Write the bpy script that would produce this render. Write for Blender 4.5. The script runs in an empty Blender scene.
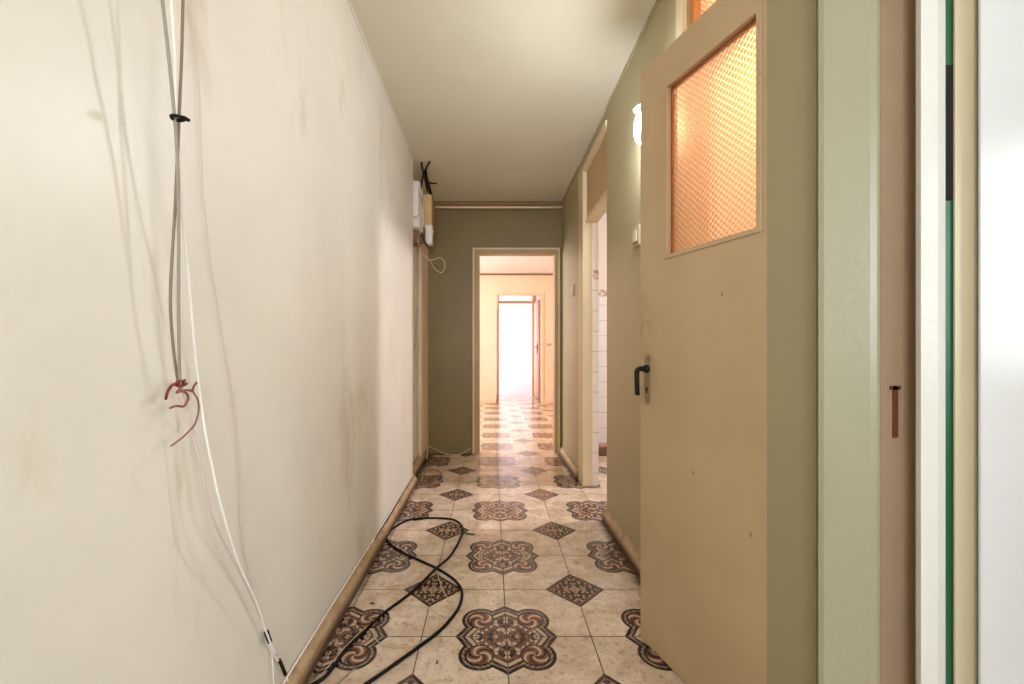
import bpy, bmesh, math, random
from mathutils import Vector, Matrix
random.seed(7)
C = bpy.context.scene.collection
scene = bpy.context.scene

# ------------------------------------------------------------------ camera model
F, PX0, PY0, CH = 431.0, 491.5, 350.0, 1.015
def on_plane_x(px, py, x):            # photo point -> point on a wall x = const
    y = F * x / (px - PX0)
    return Vector((x, y, CH + (PY0 - py) / F * y))
def on_floor(px, py, z=0.0):
    y = F * (CH - z) / (py - PY0)
    return Vector(((px - PX0) / F * y, y, z))
def at_depth(px, py, y):
    return Vector(((px - PX0) / F * y, y, CH + (PY0 - py) / F * y))

WT = 0.79; YN = -0.95
W, L, HC = 0.69, -0.595, 2.46         # right wall, left wall, ceiling

# ------------------------------------------------------------------ materials
def lin(r, g, b):
    f = lambda c: c / 12.92 if c <= 0.04045 else ((c + 0.055) / 1.055) ** 2.4
    return (f(r / 255), f(g / 255), f(b / 255), 1.0)

class NG:
    def __init__(self, name):
        self.mat = bpy.data.materials.new(name)
        self.mat.use_nodes = True
        self.t = self.mat.node_tree
        self.n = self.t.nodes
        self.b = self.n['Principled BSDF']
    def new(self, kind):
        return self.n.new(kind)
    def link(self, a, b):
        self.t.links.new(a, b)
    def put(self, sock, v):
        if hasattr(v, 'is_output'):
            self.link(v, sock)
        else:
            sock.default_value = v
    def m(self, op, a, b=0.0, c=0.0):
        nd = self.new('ShaderNodeMath'); nd.operation = op
        self.put(nd.inputs[0], a); self.put(nd.inputs[1], b); self.put(nd.inputs[2], c)
        return nd.outputs[0]
    def step(self, v, lo, hi):        # smoothstep
        nd = self.new('ShaderNodeMapRange'); nd.interpolation_type = 'SMOOTHSTEP'
        self.put(nd.inputs['Value'], v); nd.inputs['From Min'].default_value = lo; nd.inputs['From Max'].default_value = hi
        return nd.outputs[0]
    def mix(self, f, a, b):
        nd = self.new('ShaderNodeMix'); nd.data_type = 'RGBA'
        self.put(nd.inputs[0], f); self.put(nd.inputs[6], a); self.put(nd.inputs[7], b)
        return nd.outputs[2]
    def coord(self, scale=(1, 1, 1)):
        tc = self.new('ShaderNodeTexCoord'); mp = self.new('ShaderNodeMapping')
        mp.inputs['Scale'].default_value = scale
        self.link(tc.outputs['Object'], mp.inputs['Vector'])
        return mp.outputs[0]
    def noise(self, vec, scale, detail=4, rough=0.55, dist=0.0):
        nd = self.new('ShaderNodeTexNoise')
        nd.inputs['Scale'].default_value = scale; nd.inputs['Detail'].default_value = detail
        nd.inputs['Roughness'].default_value = rough; nd.inputs['Distortion'].default_value = dist
        self.link(vec, nd.inputs['Vector'])
        return nd.outputs[0]
    def bump(self, h, strength, dist=0.01):
        nd = self.new('ShaderNodeBump')
        nd.inputs['Strength'].default_value = strength; nd.inputs['Distance'].default_value = dist
        self.link(h, nd.inputs['Height'])
        self.link(nd.outputs[0], self.b.inputs['Normal'])

def paint(name, col, rough=0.45, vary=0.06, wave=0.25, stain_shade=None, stain_shade_amt=0.0, fleck=None, fine=0.12):
    g = NG(name); v = g.coord()
    n1 = g.noise(v, 1.7, 5, 0.6)
    dark = tuple(c * (1 - vary * 2) for c in col[:3]) + (1,)
    light = tuple(min(1, c * (1 + vary)) for c in col[:3]) + (1,)
    c = g.mix(g.step(n1, 0.3, 0.7), dark, light)
    if stain_shade:
        n2 = g.noise(g.coord((1.0, 1.0, 0.45)), 3.1, 6, 0.65, 0.4)
        c = g.mix(g.m('MULTIPLY', g.step(n2, 0.55, 0.75), stain_shade_amt), c, stain_shade)
    if fleck:
        vo = g.new('ShaderNodeTexVoronoi'); vo.inputs['Scale'].default_value = 9.0
        g.link(g.coord((1, 1, 0.6)), vo.inputs['Vector'])
        wn = g.new('ShaderNodeTexWhiteNoise'); g.link(vo.outputs['Color'], wn.inputs['Vector'])
        spot = g.m('MULTIPLY', g.m('LESS_THAN', vo.outputs['Distance'], 0.032), g.m('GREATER_THAN', wn.outputs['Value'], 0.62))
        c = g.mix(g.m('MULTIPLY', spot, 0.75), c, fleck)
    g.put(g.b.inputs['Base Color'], c)
    g.b.inputs['Roughness'].default_value = rough
    h = g.m('ADD', g.m('MULTIPLY', g.noise(v, 6.0, 3), wave), g.m('MULTIPLY', g.noise(v, 90.0, 3), fine))
    g.bump(h, 0.25, 0.01)
    return g.mat

def plain(name, col, rough=0.5, metal=0.0, vary=0.1, scale=30.0, emit=None):
    g = NG(name); n = g.noise(g.coord(), scale, 4)
    dark = tuple(c * (1 - vary) for c in col[:3]) + (1,)
    g.put(g.b.inputs['Base Color'], g.mix(n, dark, col))
    g.b.inputs['Roughness'].default_value = rough
    g.b.inputs['Metallic'].default_value = metal
    if emit:
        g.b.inputs['Emission Color'].default_value = emit[0]
        g.b.inputs['Emission Strength'].default_value = emit[1]
    return g.mat

def tile_floor():
    g = NG('patterned_floor_tile'); v = g.coord()
    sx = g.new('ShaderNodeSeparateXYZ'); g.link(v, sx.inputs[0])
    X, Y = sx.outputs[0], sx.outputs[1]
    T = 0.30
    pu = g.m('DIVIDE', g.m('SUBTRACT', X, 0.053), T)
    pv = g.m('DIVIDE', g.m('SUBTRACT', Y, 1.527), T)
    a = g.m('PINGPONG', pu, 1.0); b = g.m('PINGPONG', pv, 1.0)
    hi = g.m('MAXIMUM', a, b); lo = g.m('MINIMUM', a, b)
    da = g.m('SUBTRACT', a, 0.31); db = g.m('SUBTRACT', b, 0.31)
    rl = g.m('SQRT', g.m('ADD', g.m('MULTIPLY', da, da), g.m('MULTIPLY', db, db)))
    lobe = g.m('SUBTRACT', rl, 0.235)
    octa = g.m('SUBTRACT', g.m('MULTIPLY', g.m('ADD', g.m('MULTIPLY', lo, 0.66), hi), 0.835), 0.505)
    d = g.m('MINIMUM', lobe, octa)
    # stone-look glaze
    n1 = g.noise(v, 7.0, 6, 0.65, 0.6); n2 = g.noise(v, 26.0, 6, 0.7); n3 = g.noise(v, 75.0, 3, 0.7)
    base = g.mix(g.step(n1, 0.36, 0.66), lin(196, 171, 145), lin(221, 203, 181))
    base = g.mix(g.m('MULTIPLY', g.step(n2, 0.50, 0.70), 0.60), base, lin(156, 116, 86))
    base = g.mix(g.m('MULTIPLY', g.step(n3, 0.57, 0.70), 0.70), base, lin(100, 74, 58))
    dark, grey, rust, cream = lin(40, 29, 26), lin(142, 122, 108), lin(122, 78, 60), lin(188, 162, 138)
    # mosaic inside, mirrored about both axes and the diagonals
    cv = g.new('ShaderNodeCombineXYZ'); g.put(cv.inputs[0], a); g.put(cv.inputs[1], b)
    vo = g.new('ShaderNodeTexVoronoi'); vo.voronoi_dimensions = '2D'; vo.feature = 'DISTANCE_TO_EDGE'
    vo.inputs['Scale'].default_value = 19.0; g.link(cv.outputs[0], vo.inputs['Vector'])
    vc = g.new('ShaderNodeTexVoronoi'); vc.voronoi_dimensions = '2D'
    vc.inputs['Scale'].default_value = 19.0; g.link(cv.outputs[0], vc.inputs['Vector'])
    sc = g.new('ShaderNodeSeparateColor'); g.link(vc.outputs['Color'], sc.inputs[0])
    mos = g.mix(g.m('GREATER_THAN', sc.outputs[0], 0.55), cream, rust)
    mos = g.mix(g.m('GREATER_THAN', sc.outputs[1], 0.74), mos, dark)
    mos = g.mix(g.m('MULTIPLY', g.m('LESS_THAN', vo.outputs['Distance'], 0.10), 0.75), mos, dark)
    # rust medallions with a cream curl in each lobe
    ang = g.m('ARCTAN2', db, da)
    curl = g.m('SINE', g.m('ADD', g.m('MULTIPLY', ang, 3.0), g.m('MULTIPLY', rl, 46.0)))
    med = g.mix(g.m('GREATER_THAN', curl, 0.66), rust, cream)
    med = g.mix(g.m('LESS_THAN', curl, -0.80), med, dark)
    outer = 1.0
    # straps of the eight-pointed star running through the inside
    st = g.m('ABSOLUTE', g.m('ADD', octa, 0.115))
    orn = g.mix(g.m('LESS_THAN', st, 0.038), mos, dark)
    orn = g.mix(g.m('LESS_THAN', st, 0.022), orn, cream)
    ring = g.m('ABSOLUTE', g.m('SUBTRACT', g.m('SQRT', g.m('ADD', g.m('MULTIPLY', a, a), g.m('MULTIPLY', b, b))), 0.19))
    orn = g.mix(g.m('MULTIPLY', g.m('LESS_THAN', ring, 0.018), 0.8), orn, dark)
    orn = g.mix(g.m('LESS_THAN', rl, 0.168), orn, dark)
    orn = g.mix(g.m('LESS_THAN', rl, 0.148), orn, med)
    # border bands
    bead = g.m('GREATER_THAN', g.m('SINE', g.m('MULTIPLY', g.m('ADD', a, g.m('MULTIPLY', b, 1.0)), 90.0)), 0.55)
    band = g.mix(g.m('MULTIPLY', bead, 0.75), grey, dark)
    inside = g.mix(g.m('GREATER_THAN', d, -0.090), orn, dark)
    inside = g.mix(g.m('GREATER_THAN', d, -0.066), inside, band)
    inside = g.mix(g.m('GREATER_THAN', d, -0.036), inside, dark)
    col = g.mix(g.step(d, 0.006, -0.006), base, inside)
    # the small diamonds
    a2 = g.m('SUBTRACT', 1.0, a); b2 = g.m('SUBTRACT', 1.0, b)
    e = g.m('SUBTRACT', 0.42, g.m('ADD', a2, b2))
    cv2 = g.new('ShaderNodeCombineXYZ'); g.put(cv2.inputs[0], a2); g.put(cv2.inputs[1], b2)
    v3 = g.new('ShaderNodeTexVoronoi'); v3.voronoi_dimensions = '2D'
    v3.inputs['Scale'].default_value = 15.0; v3.inputs['Randomness'].default_value = 0.7; g.link(cv2.outputs[0], v3.inputs['Vector'])
    dia = g.mix(g.m('LESS_THAN', v3.outputs['Distance'], 0.30), lin(62, 46, 40), lin(170, 140, 116))
    star = g.m('SUBTRACT', g.m('ADD', a2, b2), g.m('MULTIPLY', g.m('ABSOLUTE', g.m('SUBTRACT', a2, b2)), 0.72))
    dia = g.mix(g.m('LESS_THAN', star, 0.055), dia, lin(178, 146, 118))
    dia = g.mix(g.m('LESS_THAN', e, 0.075), dia, lin(126, 98, 80))
    dia = g.mix(g.m('LESS_THAN', e, 0.052), dia, lin(54, 40, 36))
    col = g.mix(g.step(e, -0.006, 0.006), col, dia)
    # glaze wear over everything
    col = g.mix(g.m('MULTIPLY', g.step(g.noise(v, 45.0, 5, 0.7), 0.50, 0.7), 0.30), col, lin(170, 138, 112))
    # joints
    g1 = g.m('MINIMUM', g.m('PINGPONG', pu, 0.5), g.m('PINGPONG', pv, 0.5))
    joint = g.step(g1, 0.0085, 0.0045)
    col = g.mix(joint, col, lin(74, 54, 44))
    # grime swept against the walls
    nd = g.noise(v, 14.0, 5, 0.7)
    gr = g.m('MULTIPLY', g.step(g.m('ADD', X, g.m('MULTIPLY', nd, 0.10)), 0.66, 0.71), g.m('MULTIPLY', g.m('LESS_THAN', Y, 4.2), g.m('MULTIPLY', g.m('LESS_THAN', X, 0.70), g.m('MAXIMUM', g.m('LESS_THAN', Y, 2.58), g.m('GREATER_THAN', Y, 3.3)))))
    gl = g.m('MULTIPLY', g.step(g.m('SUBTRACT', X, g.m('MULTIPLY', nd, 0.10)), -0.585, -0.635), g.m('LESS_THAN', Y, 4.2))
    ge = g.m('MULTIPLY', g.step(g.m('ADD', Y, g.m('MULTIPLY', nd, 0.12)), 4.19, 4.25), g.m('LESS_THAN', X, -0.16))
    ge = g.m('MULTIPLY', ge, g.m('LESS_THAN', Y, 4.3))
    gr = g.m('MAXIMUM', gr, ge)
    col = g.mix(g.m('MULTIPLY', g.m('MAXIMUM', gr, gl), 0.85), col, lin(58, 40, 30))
    g.put(g.b.inputs['Base Color'], col)
    rgh = g.m('ADD', 0.13, g.m('MULTIPLY', g.step(n2, 0.4, 0.8), 0.16))
    g.put(g.b.inputs['Roughness'], g.m('ADD', rgh, g.m('MULTIPLY', joint, 0.5)))
    g.b.inputs['Specular IOR Level'].default_value = 0.42
    h = g.m('SUBTRACT', g.m('MULTIPLY', n1, 0.12), joint)
    g.bump(h, 0.35, 0.002)
    return g.mat

def hammered_glass():
    g = NG('orange_cathedral_glass')
    v = g.coord(); sx = g.new('ShaderNodeSeparateXYZ'); g.link(v, sx.inputs[0])
    x, z = sx.outputs[0], sx.outputs[2]
    p = 0.0135
    s = g.m('PINGPONG', g.m('DIVIDE', g.m('ADD', x, z), p * 1.414), 0.5)
    t = g.m('PINGPONG', g.m('DIVIDE', g.m('SUBTRACT', x, z), p * 1.414), 0.5)
    edge = g.m('MINIMUM', s, t)
    rid = g.step(edge, 0.16, 0.02)
    col = g.mix(rid, lin(248, 218, 188), lin(255, 248, 240))
    tr = g.new('ShaderNodeBsdfTranslucent'); g.put(tr.inputs['Color'], col)
    gl = g.new('ShaderNodeBsdfGlass'); gl.inputs['Roughness'].default_value = 0.08
    gl.inputs['IOR'].default_value = 1.12; g.put(gl.inputs['Color'], g.mix(rid, lin(248, 208, 166), lin(255, 240, 222)))
    go = g.new('ShaderNodeBsdfGlossy'); go.inputs['Roughness'].default_value = 0.12
    bp = g.new('ShaderNodeBump'); bp.inputs['Strength'].default_value = 0.5; bp.inputs['Distance'].default_value = 0.004
    h = g.m('MULTIPLY', g.m('MULTIPLY', s, t), 4.0); g.link(h, bp.inputs['Height'])
    for q in (tr, gl, go):
        g.link(bp.outputs[0], q.inputs['Normal'])
    m1 = g.new('ShaderNodeMixShader'); m1.inputs[0].default_value = 0.78
    g.link(tr.outputs[0], m1.inputs[1]); g.link(gl.outputs[0], m1.inputs[2])
    m2 = g.new('ShaderNodeMixShader'); m2.inputs[0].default_value = 0.06
    g.link(m1.outputs[0], m2.inputs[1]); g.link(go.outputs[0], m2.inputs[2])
    g.link(m2.outputs[0], g.n['Material Output'].inputs['Surface'])
    return g.mat

def wall_tiles():
    g = NG('white_glazed_wall_tile'); v = g.coord()
    sx = g.new('ShaderNodeSeparateXYZ'); g.link(v, sx.inputs[0])
    x, y, z = sx.outputs[0], sx.outputs[1], sx.outputs[2]
    s = 0.152
    e = g.m('MINIMUM', g.m('PINGPONG', g.m('DIVIDE', g.m('ADD', x, 0.04), s), 0.5), g.m('PINGPONG', g.m('DIVIDE', g.m('ADD', z, 0.06), s), 0.5))
    joint = g.step(e, 0.018, 0.008)
    col = g.mix(joint, lin(232, 226, 222), lin(168, 152, 140))
    # patterned border row, plaster above it
    bz = g.m('MULTIPLY', g.m('GREATER_THAN', z, 1.545), g.m('LESS_THAN', z, 1.612))
    sw = g.m('GREATER_THAN', g.m('SINE', g.m('ADD', g.m('MULTIPLY', x, 80.0), g.m('MULTIPLY', g.m('SINE', g.m('MULTIPLY', z, 95.0)), 2.0))), 0.1)
    col = g.mix(bz, col, g.mix(sw, lin(214, 196, 184), lin(176, 148, 134)))
    col = g.mix(g.m('GREATER_THAN', z, 1.612), col, lin(226, 214, 202))
    g.put(g.b.inputs['Base Color'], col); g.b.inputs['Roughness'].default_value = 0.22
    g.bump(g.m('SUBTRACT', 1.0, joint), 0.3, 0.002)
    return g.mat

def skirting_mat():
    g = NG('dirty_painted_skirting'); v = g.coord()
    sx = g.new('ShaderNodeSeparateXYZ'); g.link(v, sx.inputs[0])
    z = sx.outputs[2]
    n = g.noise(v, 16.0, 6, 0.7)
    c = g.mix(g.step(n, 0.35, 0.7), lin(192, 164, 128), lin(160, 126, 90))
    dirt = g.step(g.m('ADD', z, g.m('MULTIPLY', n, 0.045)), 0.078, 0.036)
    c = g.mix(g.m('MULTIPLY', dirt, 0.92), c, lin(80, 54, 34))
    g.put(g.b.inputs['Base Color'], c); g.b.inputs['Roughness'].default_value = 0.5
    g.bump(n, 0.3, 0.004)
    return g.mat

def door_paint():
    g = NG('door_paint'); v = g.coord()
    sx = g.new('ShaderNodeSeparateXYZ'); g.link(v, sx.inputs[0])
    x, z = sx.outputs[0], sx.outputs[2]
    n = g.noise(v, 1.9, 5, 0.6)
    c = g.mix(g.step(n, 0.3, 0.7), lin(170, 144, 108), lin(180, 154, 118))
    # brushed-over strip of greener wall paint along the hinge stile
    rag = g.m('ADD', x, g.m('MULTIPLY', g.noise(v, 18.0, 3), 0.004))
    strip = g.m('LESS_THAN', rag, 0.1225)
    c = g.mix(strip, c, lin(146, 135, 101))
    # chips, scratches and grubby hand marks by the handle
    vo = g.new('ShaderNodeTexVoronoi'); vo.inputs['Scale'].default_value = 13.0
    g.link(g.coord((1, 1, 0.55)), vo.inputs['Vector'])
    wn = g.new('ShaderNodeTexWhiteNoise'); g.link(vo.outputs['Color'], wn.inputs['Vector'])
    chip = g.m('MULTIPLY', g.m('LESS_THAN', vo.outputs['Distance'], 0.055), g.m('GREATER_THAN', wn.outputs['Value'], 0.55))
    c = g.mix(g.m('MULTIPLY', chip, 0.7), c, lin(120, 92, 66))
    dx = g.m('SUBTRACT', x, 0.60); dz = g.m('MULTIPLY', g.m('SUBTRACT', z, 1.02), 0.35)
    hd = g.m('SQRT', g.m('ADD', g.m('MULTIPLY', dx, dx), g.m('MULTIPLY', dz, dz)))
    hand = g.m('MULTIPLY', g.step(hd, 0.11, 0.01), g.step(g.noise(v, 12.0, 5, 0.7), 0.40, 0.65))
    c = g.mix(g.m('MULTIPLY', hand, 0.55), c, lin(122, 100, 70))
    g.put(g.b.inputs['Base Color'], c); g.b.inputs['Roughness'].default_value = 0.5
    h = g.m('ADD', g.m('MULTIPLY', g.noise(v, 9.0, 3), 0.2), g.m('MULTIPLY', g.noise(g.coord((1, 1, .15)), 120.0, 2), 0.12))
    g.bump(h, 0.2, 0.006)
    return g.mat

CREAM = lin(224, 219, 206)
M = {
 'wall':    paint('cream_gloss_wall_paint', CREAM, 0.42, 0.03, 0.3, lin(190, 166, 128), 0.62),  # wall stains, deepened so their brown also stands in for shade
 'wallr':   paint('greenish_wall_paint', lin(172, 160, 124), 0.42, 0.03, 0.3, lin(168, 140, 102), 0.55, lin(150, 116, 80)),
 'end':     paint('olive_wall_paint', lin(130, 111, 70), 0.45, 0.04, 0.3, lin(118, 96, 56), 0.4),
 'ceil':    paint('ceiling_paint', lin(211, 205, 182), 0.6, 0.02, 0.2),
 'peach':   paint('peach_wall_paint', lin(238, 212, 186), 0.5, 0.02, 0.2, lin(244, 224, 196), 0.4),
 'white':   paint('white_wall_paint', lin(240, 238, 236), 0.5, 0.01, 0.2),
 'frame':   paint('cream_frame_paint', lin(222, 204, 168), 0.4, 0.05, 0.3, lin(180, 148, 106), 0.5),
 'framedk': paint('brown_frame_paint', lin(182, 150, 104), 0.45, 0.05, 0.3, lin(150, 116, 76), 0.5),
 'peachfr': paint('peach_frame_paint', lin(238, 206, 170), 0.45, 0.04, 0.3, lin(224, 184, 144), 0.4),
 'casing':  paint('greenish_casing_paint', lin(158, 152, 126), 0.35, 0.03, 0.6, lin(146, 136, 106), 0.5, None, 0.2),
 'bare':    paint('scuffed_brown_jamb', lin(170, 142, 114), 0.55, 0.05, 0.5, lin(150, 116, 88), 0.6, lin(96, 60, 40)),
 'gloss':   paint('white_gloss_paint', lin(222, 221, 214), 0.16, 0.01, 0.7, None, 0, None, 0.25),
 'gloss2':  paint('white_door_gloss_paint', lin(222, 223, 224), 0.2, 0.01, 0.5, None, 0, None, 0.05),
 'beigeg':  paint('beige_gloss_paint', lin(216, 202, 170), 0.3, 0.03, 0.4),
 'panel':   paint('brown_transom_panel', lin(192, 162, 118), 0.5, 0.06, 0.3, lin(158, 122, 82), 0.5),
 'timber':  plain('brown_timber', lin(140, 106, 70), 0.5, 0, 0.25, 20),
 'floor':   tile_floor(), 'glass': hammered_glass(), 'tiles': wall_tiles(), 'skirt': skirting_mat(), 'door': door_paint(),
 'pinkfl':  plain('pink_lino', lin(206, 164, 166), 0.4, 0, 0.06, 8),
 'black':   plain('black_rubber', lin(18, 15, 14), 0.6, 0, 0.3),
 'blackp':  plain('black_bakelite', lin(24, 18, 16), 0.5, 0, 0.3),
 'brownw':  plain('brown_cable_sheath', lin(136, 114, 98), 0.5, 0, 0.2),
 'greyw':   plain('grey_cable_sheath', lin(150, 136, 118), 0.5, 0, 0.15),
 'whitew':  plain('white_cable_sheath', lin(236, 232, 228), 0.4, 0, 0.05),
 'pinkw':   plain('pinkish_cable_sheath', lin(206, 184, 178), 0.45, 0, 0.1),
 'beigew':  plain('beige_wire', lin(206, 184, 150), 0.5, 0, 0.1),
 'red':     plain('red_wire', lin(128, 34, 44), 0.5, 0, 0.2),
 'redbr':   plain('faded_red_wire', lin(148, 84, 80), 0.5, 0, 0.2),
 'green':   plain('green_sheath', lin(48, 92, 52), 0.5, 0, 0.2),
 'dkgreen': plain('dark_green_gloss', lin(8, 92, 54), 0.35, 0, 0.2),
 'metal':   plain('tarnished_plate', lin(150, 124, 88), 0.45, 0.35, 0.3, 60),
 'meter':   plain('white_meter_plastic', lin(232, 226, 220), 0.4, 0, 0.08),
 'yellowp': plain('yellowed_plastic', lin(220, 188, 134), 0.45, 0, 0.12),
 'switch':  plain('cream_switch_plastic', lin(198, 178, 140), 0.35, 0, 0.1),
 'pipe':    paint('pinkish_painted_duct', lin(222, 200, 172), 0.45, 0.04, 0.3, lin(196, 166, 130), 0.4),
 'bulb':    plain('lit_lamp_glass', lin(255, 255, 255), 0.4, 0, 0.02, 5, (lin(236, 243, 255), 215.0)),
 'wood':    plain('brown_wood_block', lin(120, 84, 66), 0.6, 0, 0.35, 14),
 'pane':    None,
}

for _k in ('black', 'blackp'):
    M[_k].node_tree.nodes['Principled BSDF'].inputs['Specular IOR Level'].default_value = 0.22

def clear_glass():
    g = NG('window_pane'); 
    tr = g.new('ShaderNodeBsdfTransparent'); gl = g.new('ShaderNodeBsdfGlossy'); gl.inputs['Roughness'].default_value = 0.02
    mx = g.new('ShaderNodeMixShader'); mx.inputs[0].default_value = 0.06
    g.link(tr.outputs[0], mx.inputs[1]); g.link(gl.outputs[0], mx.inputs[2])
    g.link(mx.outputs[0], g.n['Material Output'].inputs['Surface'])
    return g.mat
M['pane'] = clear_glass()

# ------------------------------------------------------------------ mesh helpers
def add_box(bm, x0, x1, y0, y1, z0, z1):
    x0, x1 = sorted((x0, x1)); y0, y1 = sorted((y0, y1)); z0, z1 = sorted((z0, z1))
    v = [bm.verts.new(p) for p in ((x0,y0,z0),(x1,y0,z0),(x1,y1,z0),(x0,y1,z0),(x0,y0,z1),(x1,y0,z1),(x1,y1,z1),(x0,y1,z1))]
    for f in ((3,2,1,0),(4,5,6,7),(0,1,5,4),(1,2,6,5),(2,3,7,6),(3,0,4,7)):
        bm.faces.new([v[i] for i in f])

def bevel_all(bm, w, seg=2):
    bmesh.ops.bevel(bm, geom=bm.edges[:], offset=w, segments=seg, affect='EDGES', profile=0.6)

def add_prism(bm, pts, z0, z1):       # pts: plan outline
    lo = [bm.verts.new((p[0], p[1], z0)) for p in pts]
    hi = [bm.verts.new((p[0], p[1], z1)) for p in pts]
    n = len(pts)
    for i in range(n):
        j = (i + 1) % n
        bm.faces.new((lo[i], lo[j], hi[j], hi[i]))
    bm.faces.new(lo[::-1]); bm.faces.new(hi)
    bmesh.ops.recalc_face_normals(bm, faces=bm.faces[:])

def smooth_path(pts, sub=6):
    pts = [Vector(p) for p in pts]
    if len(pts) < 3: return pts
    out = []
    P = [2 * pts[0] - pts[1]] + pts + [2 * pts[-1] - pts[-2]]
    for i in range(1, len(P) - 2):
        p0, p1, p2, p3 = P[i-1:i+3]
        for k in range(sub):
            t = k / sub
            out.append(0.5 * ((2*p1) + (p2-p0)*t + (2*p0-5*p1+4*p2-p3)*t*t + (3*p1-p0-3*p2+p3)*t**3))
    out.append(pts[-1])
    return out

def add_tube(bm, pts, r, seg=8, sub=6, taper=None):
    pts = smooth_path(pts, sub)
    prev = None; up = Vector((0.13, 0.31, 0.94))
    rings = []
    for i, p in enumerate(pts):
        d = (pts[min(i+1, len(pts)-1)] - pts[max(i-1, 0)]).normalized()
        s = d.cross(up)
        if s.length < 1e-4: s = d.cross(Vector((1, 0, 0)))
        s.normalize(); u = s.cross(d).normalized(); up = u
        rr = r if taper is None else r * (taper[0] + (taper[1] - taper[0]) * i / (len(pts) - 1))
        rings.append([bm.verts.new(p + (s * math.cos(a) + u * math.sin(a)) * rr) for a in [2*math.pi*k/seg for k in range(seg)]])
    for A, B in zip(rings, rings[1:]):
        for k in range(seg):
            j = (k + 1) % seg
            f = bm.faces.new((A[k], B[k], B[j], A[j])); f.smooth = True
    bm.faces.new(rings[0]); bm.faces.new(rings[-1][::-1])

def add_lathe(bm, prof, seg=24, mat=Matrix()):
    rings = []
    for r, z in prof:
        rings.append([bm.verts.new(mat @ Vector((r*math.cos(2*math.pi*k/seg), r*math.sin(2*math.pi*k/seg), z))) for k in range(seg)])
    for A, B in zip(rings, rings[1:]):
        for k in range(seg):
            j = (k+1) % seg
            f = bm.faces.new((A[k], A[j], B[j], B[k])); f.smooth = True
    bm.faces.new(rings[0][::-1]); bm.faces.new(rings[-1])

def obj(name, bm, mat, parent=None, loc=None, recalc=False):
    """one mesh object; with loc the mesh (given in world or parent space) is re-based on that origin"""
    if recalc: bmesh.ops.recalc_face_normals(bm, faces=bm.faces[:])
    if loc is not None:
        bmesh.ops.translate(bm, verts=bm.verts[:], vec=-Vector(loc))
    me = bpy.data.meshes.new(name); bm.to_mesh(me); bm.free()
    me.materials.append(mat)
    o = bpy.data.objects.new(name, me); C.objects.link(o)
    if loc is not None: o.location = loc
    if parent: o.parent = parent
    return o

def tag(o, label, cat, group=None):
    o['label'] = label; o['category'] = cat
    if group: o['group'] = group
    return o

def empty(name, loc, label, cat, group=None, rot=0.0):
    o = bpy.data.objects.new(name, None); C.objects.link(o)
    o.location = loc; o.rotation_euler = (0, 0, rot); o.empty_display_size = 0.05
    return tag(o, label, cat, group)

def struct(name, boxes, mat, parent=None, bevel=0.0):
    bm = bmesh.new()
    for b in boxes: add_box(bm, *b)
    if bevel: bevel_all(bm, bevel)
    o = obj(name, bm, mat, parent)
    if parent is None: o['kind'] = 'structure'
    return o

def tube_thing(name, pts, r, mat, label, cat, group=None, seg=8, sub=6):
    bm = bmesh.new(); add_tube(bm, pts, r, seg, sub)
    return tag(obj(name, bm, mat, loc=Vector(pts[-1])), label, cat, group)

# ------------------------------------------------------------------ setting
Y_END, Y_MID, Y_PASS, Y_FAR = 4.23, 8.17, 9.64, 12.9
struct('floor', [(-3.0, 3.2, -1.7, Y_PASS, -0.10, 0.0)], M['floor'])
struct('floor_far_room', [(-3.0, 3.6, Y_PASS, Y_FAR + .1, -0.10, 0.0)], M['pinkfl'])
struct('ceiling', [(-0.8, 3.2, -1.7, Y_END + 0.1, HC, HC + 0.1)], M['ceil'])
struct('ceiling_middle_room', [(-3.0, 3.2, Y_END + 0.1, Y_PASS, HC, HC + 0.1)], M['white'])
struct('ceiling_far_room', [(-3.0, 3.6, Y_PASS, Y_FAR + .1, HC + .1, HC + 0.2)], M['white'])
YR = 3.27
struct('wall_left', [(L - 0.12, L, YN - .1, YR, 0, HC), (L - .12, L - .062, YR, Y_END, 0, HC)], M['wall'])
NW = (-0.45, 0.55, 0.55, 2.25)
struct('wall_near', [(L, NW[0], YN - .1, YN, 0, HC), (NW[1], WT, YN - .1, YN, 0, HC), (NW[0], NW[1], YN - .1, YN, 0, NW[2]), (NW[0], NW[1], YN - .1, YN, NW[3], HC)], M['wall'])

struct('wall_right', [
    (W, WT, YN, 0.05, 0, HC), (W, WT, 0.05, 0.90, 2.06, HC),          # beside and above the near doorway
    (W, WT, 0.91, 1.553, 2.42, HC),                                     # above the transom window
    (W, WT, 1.553, 2.575, 0, HC),
    (W, WT, 2.575, 3.24, 2.36, HC),
    (W, WT, 3.24, Y_END, 0, HC)], M['wallr'])
DX0, DX1, DZ = -0.15, 0.643, 1.985
struct('wall_end', [(L - .12, DX0, Y_END, Y_END + .1, 0, HC), (DX1, WT, Y_END, Y_END + .1, 0, HC), (DX0, DX1, Y_END, Y_END + .1, DZ, HC)], M['end'])
# linings, casings
struct('trim_1', [(DX0 - .03, DX0 + .026, Y_END - .012, Y_END + .11, 0, DZ + .025),
                  (DX1 - .026, DX1 + .02, Y_END - .012, Y_END + .11, 0, DZ + .025),
                  (DX0 + .026, DX1 - .026, Y_END - .012, Y_END + .11, DZ - .026, DZ + .025)], M['framedk'], bevel=0.004)
struct('trim_16', [(DX0 - .036, DX0 - .018, Y_END - .020, Y_END, 0, DZ + .031), (DX1 + .010, DX1 + .026, Y_END - .020, Y_END, 0, DZ + .031), (DX0 - .018, DX1 + .010, Y_END - .020, Y_END, DZ + .014, DZ + .031)], M['frame'], bevel=.004)
struct('trim_2', [(DX0 + .026, DX0 + .034, Y_END + .01, Y_END + .10, 0, DZ - .026)], M['pipe'], bevel=0.003)
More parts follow.
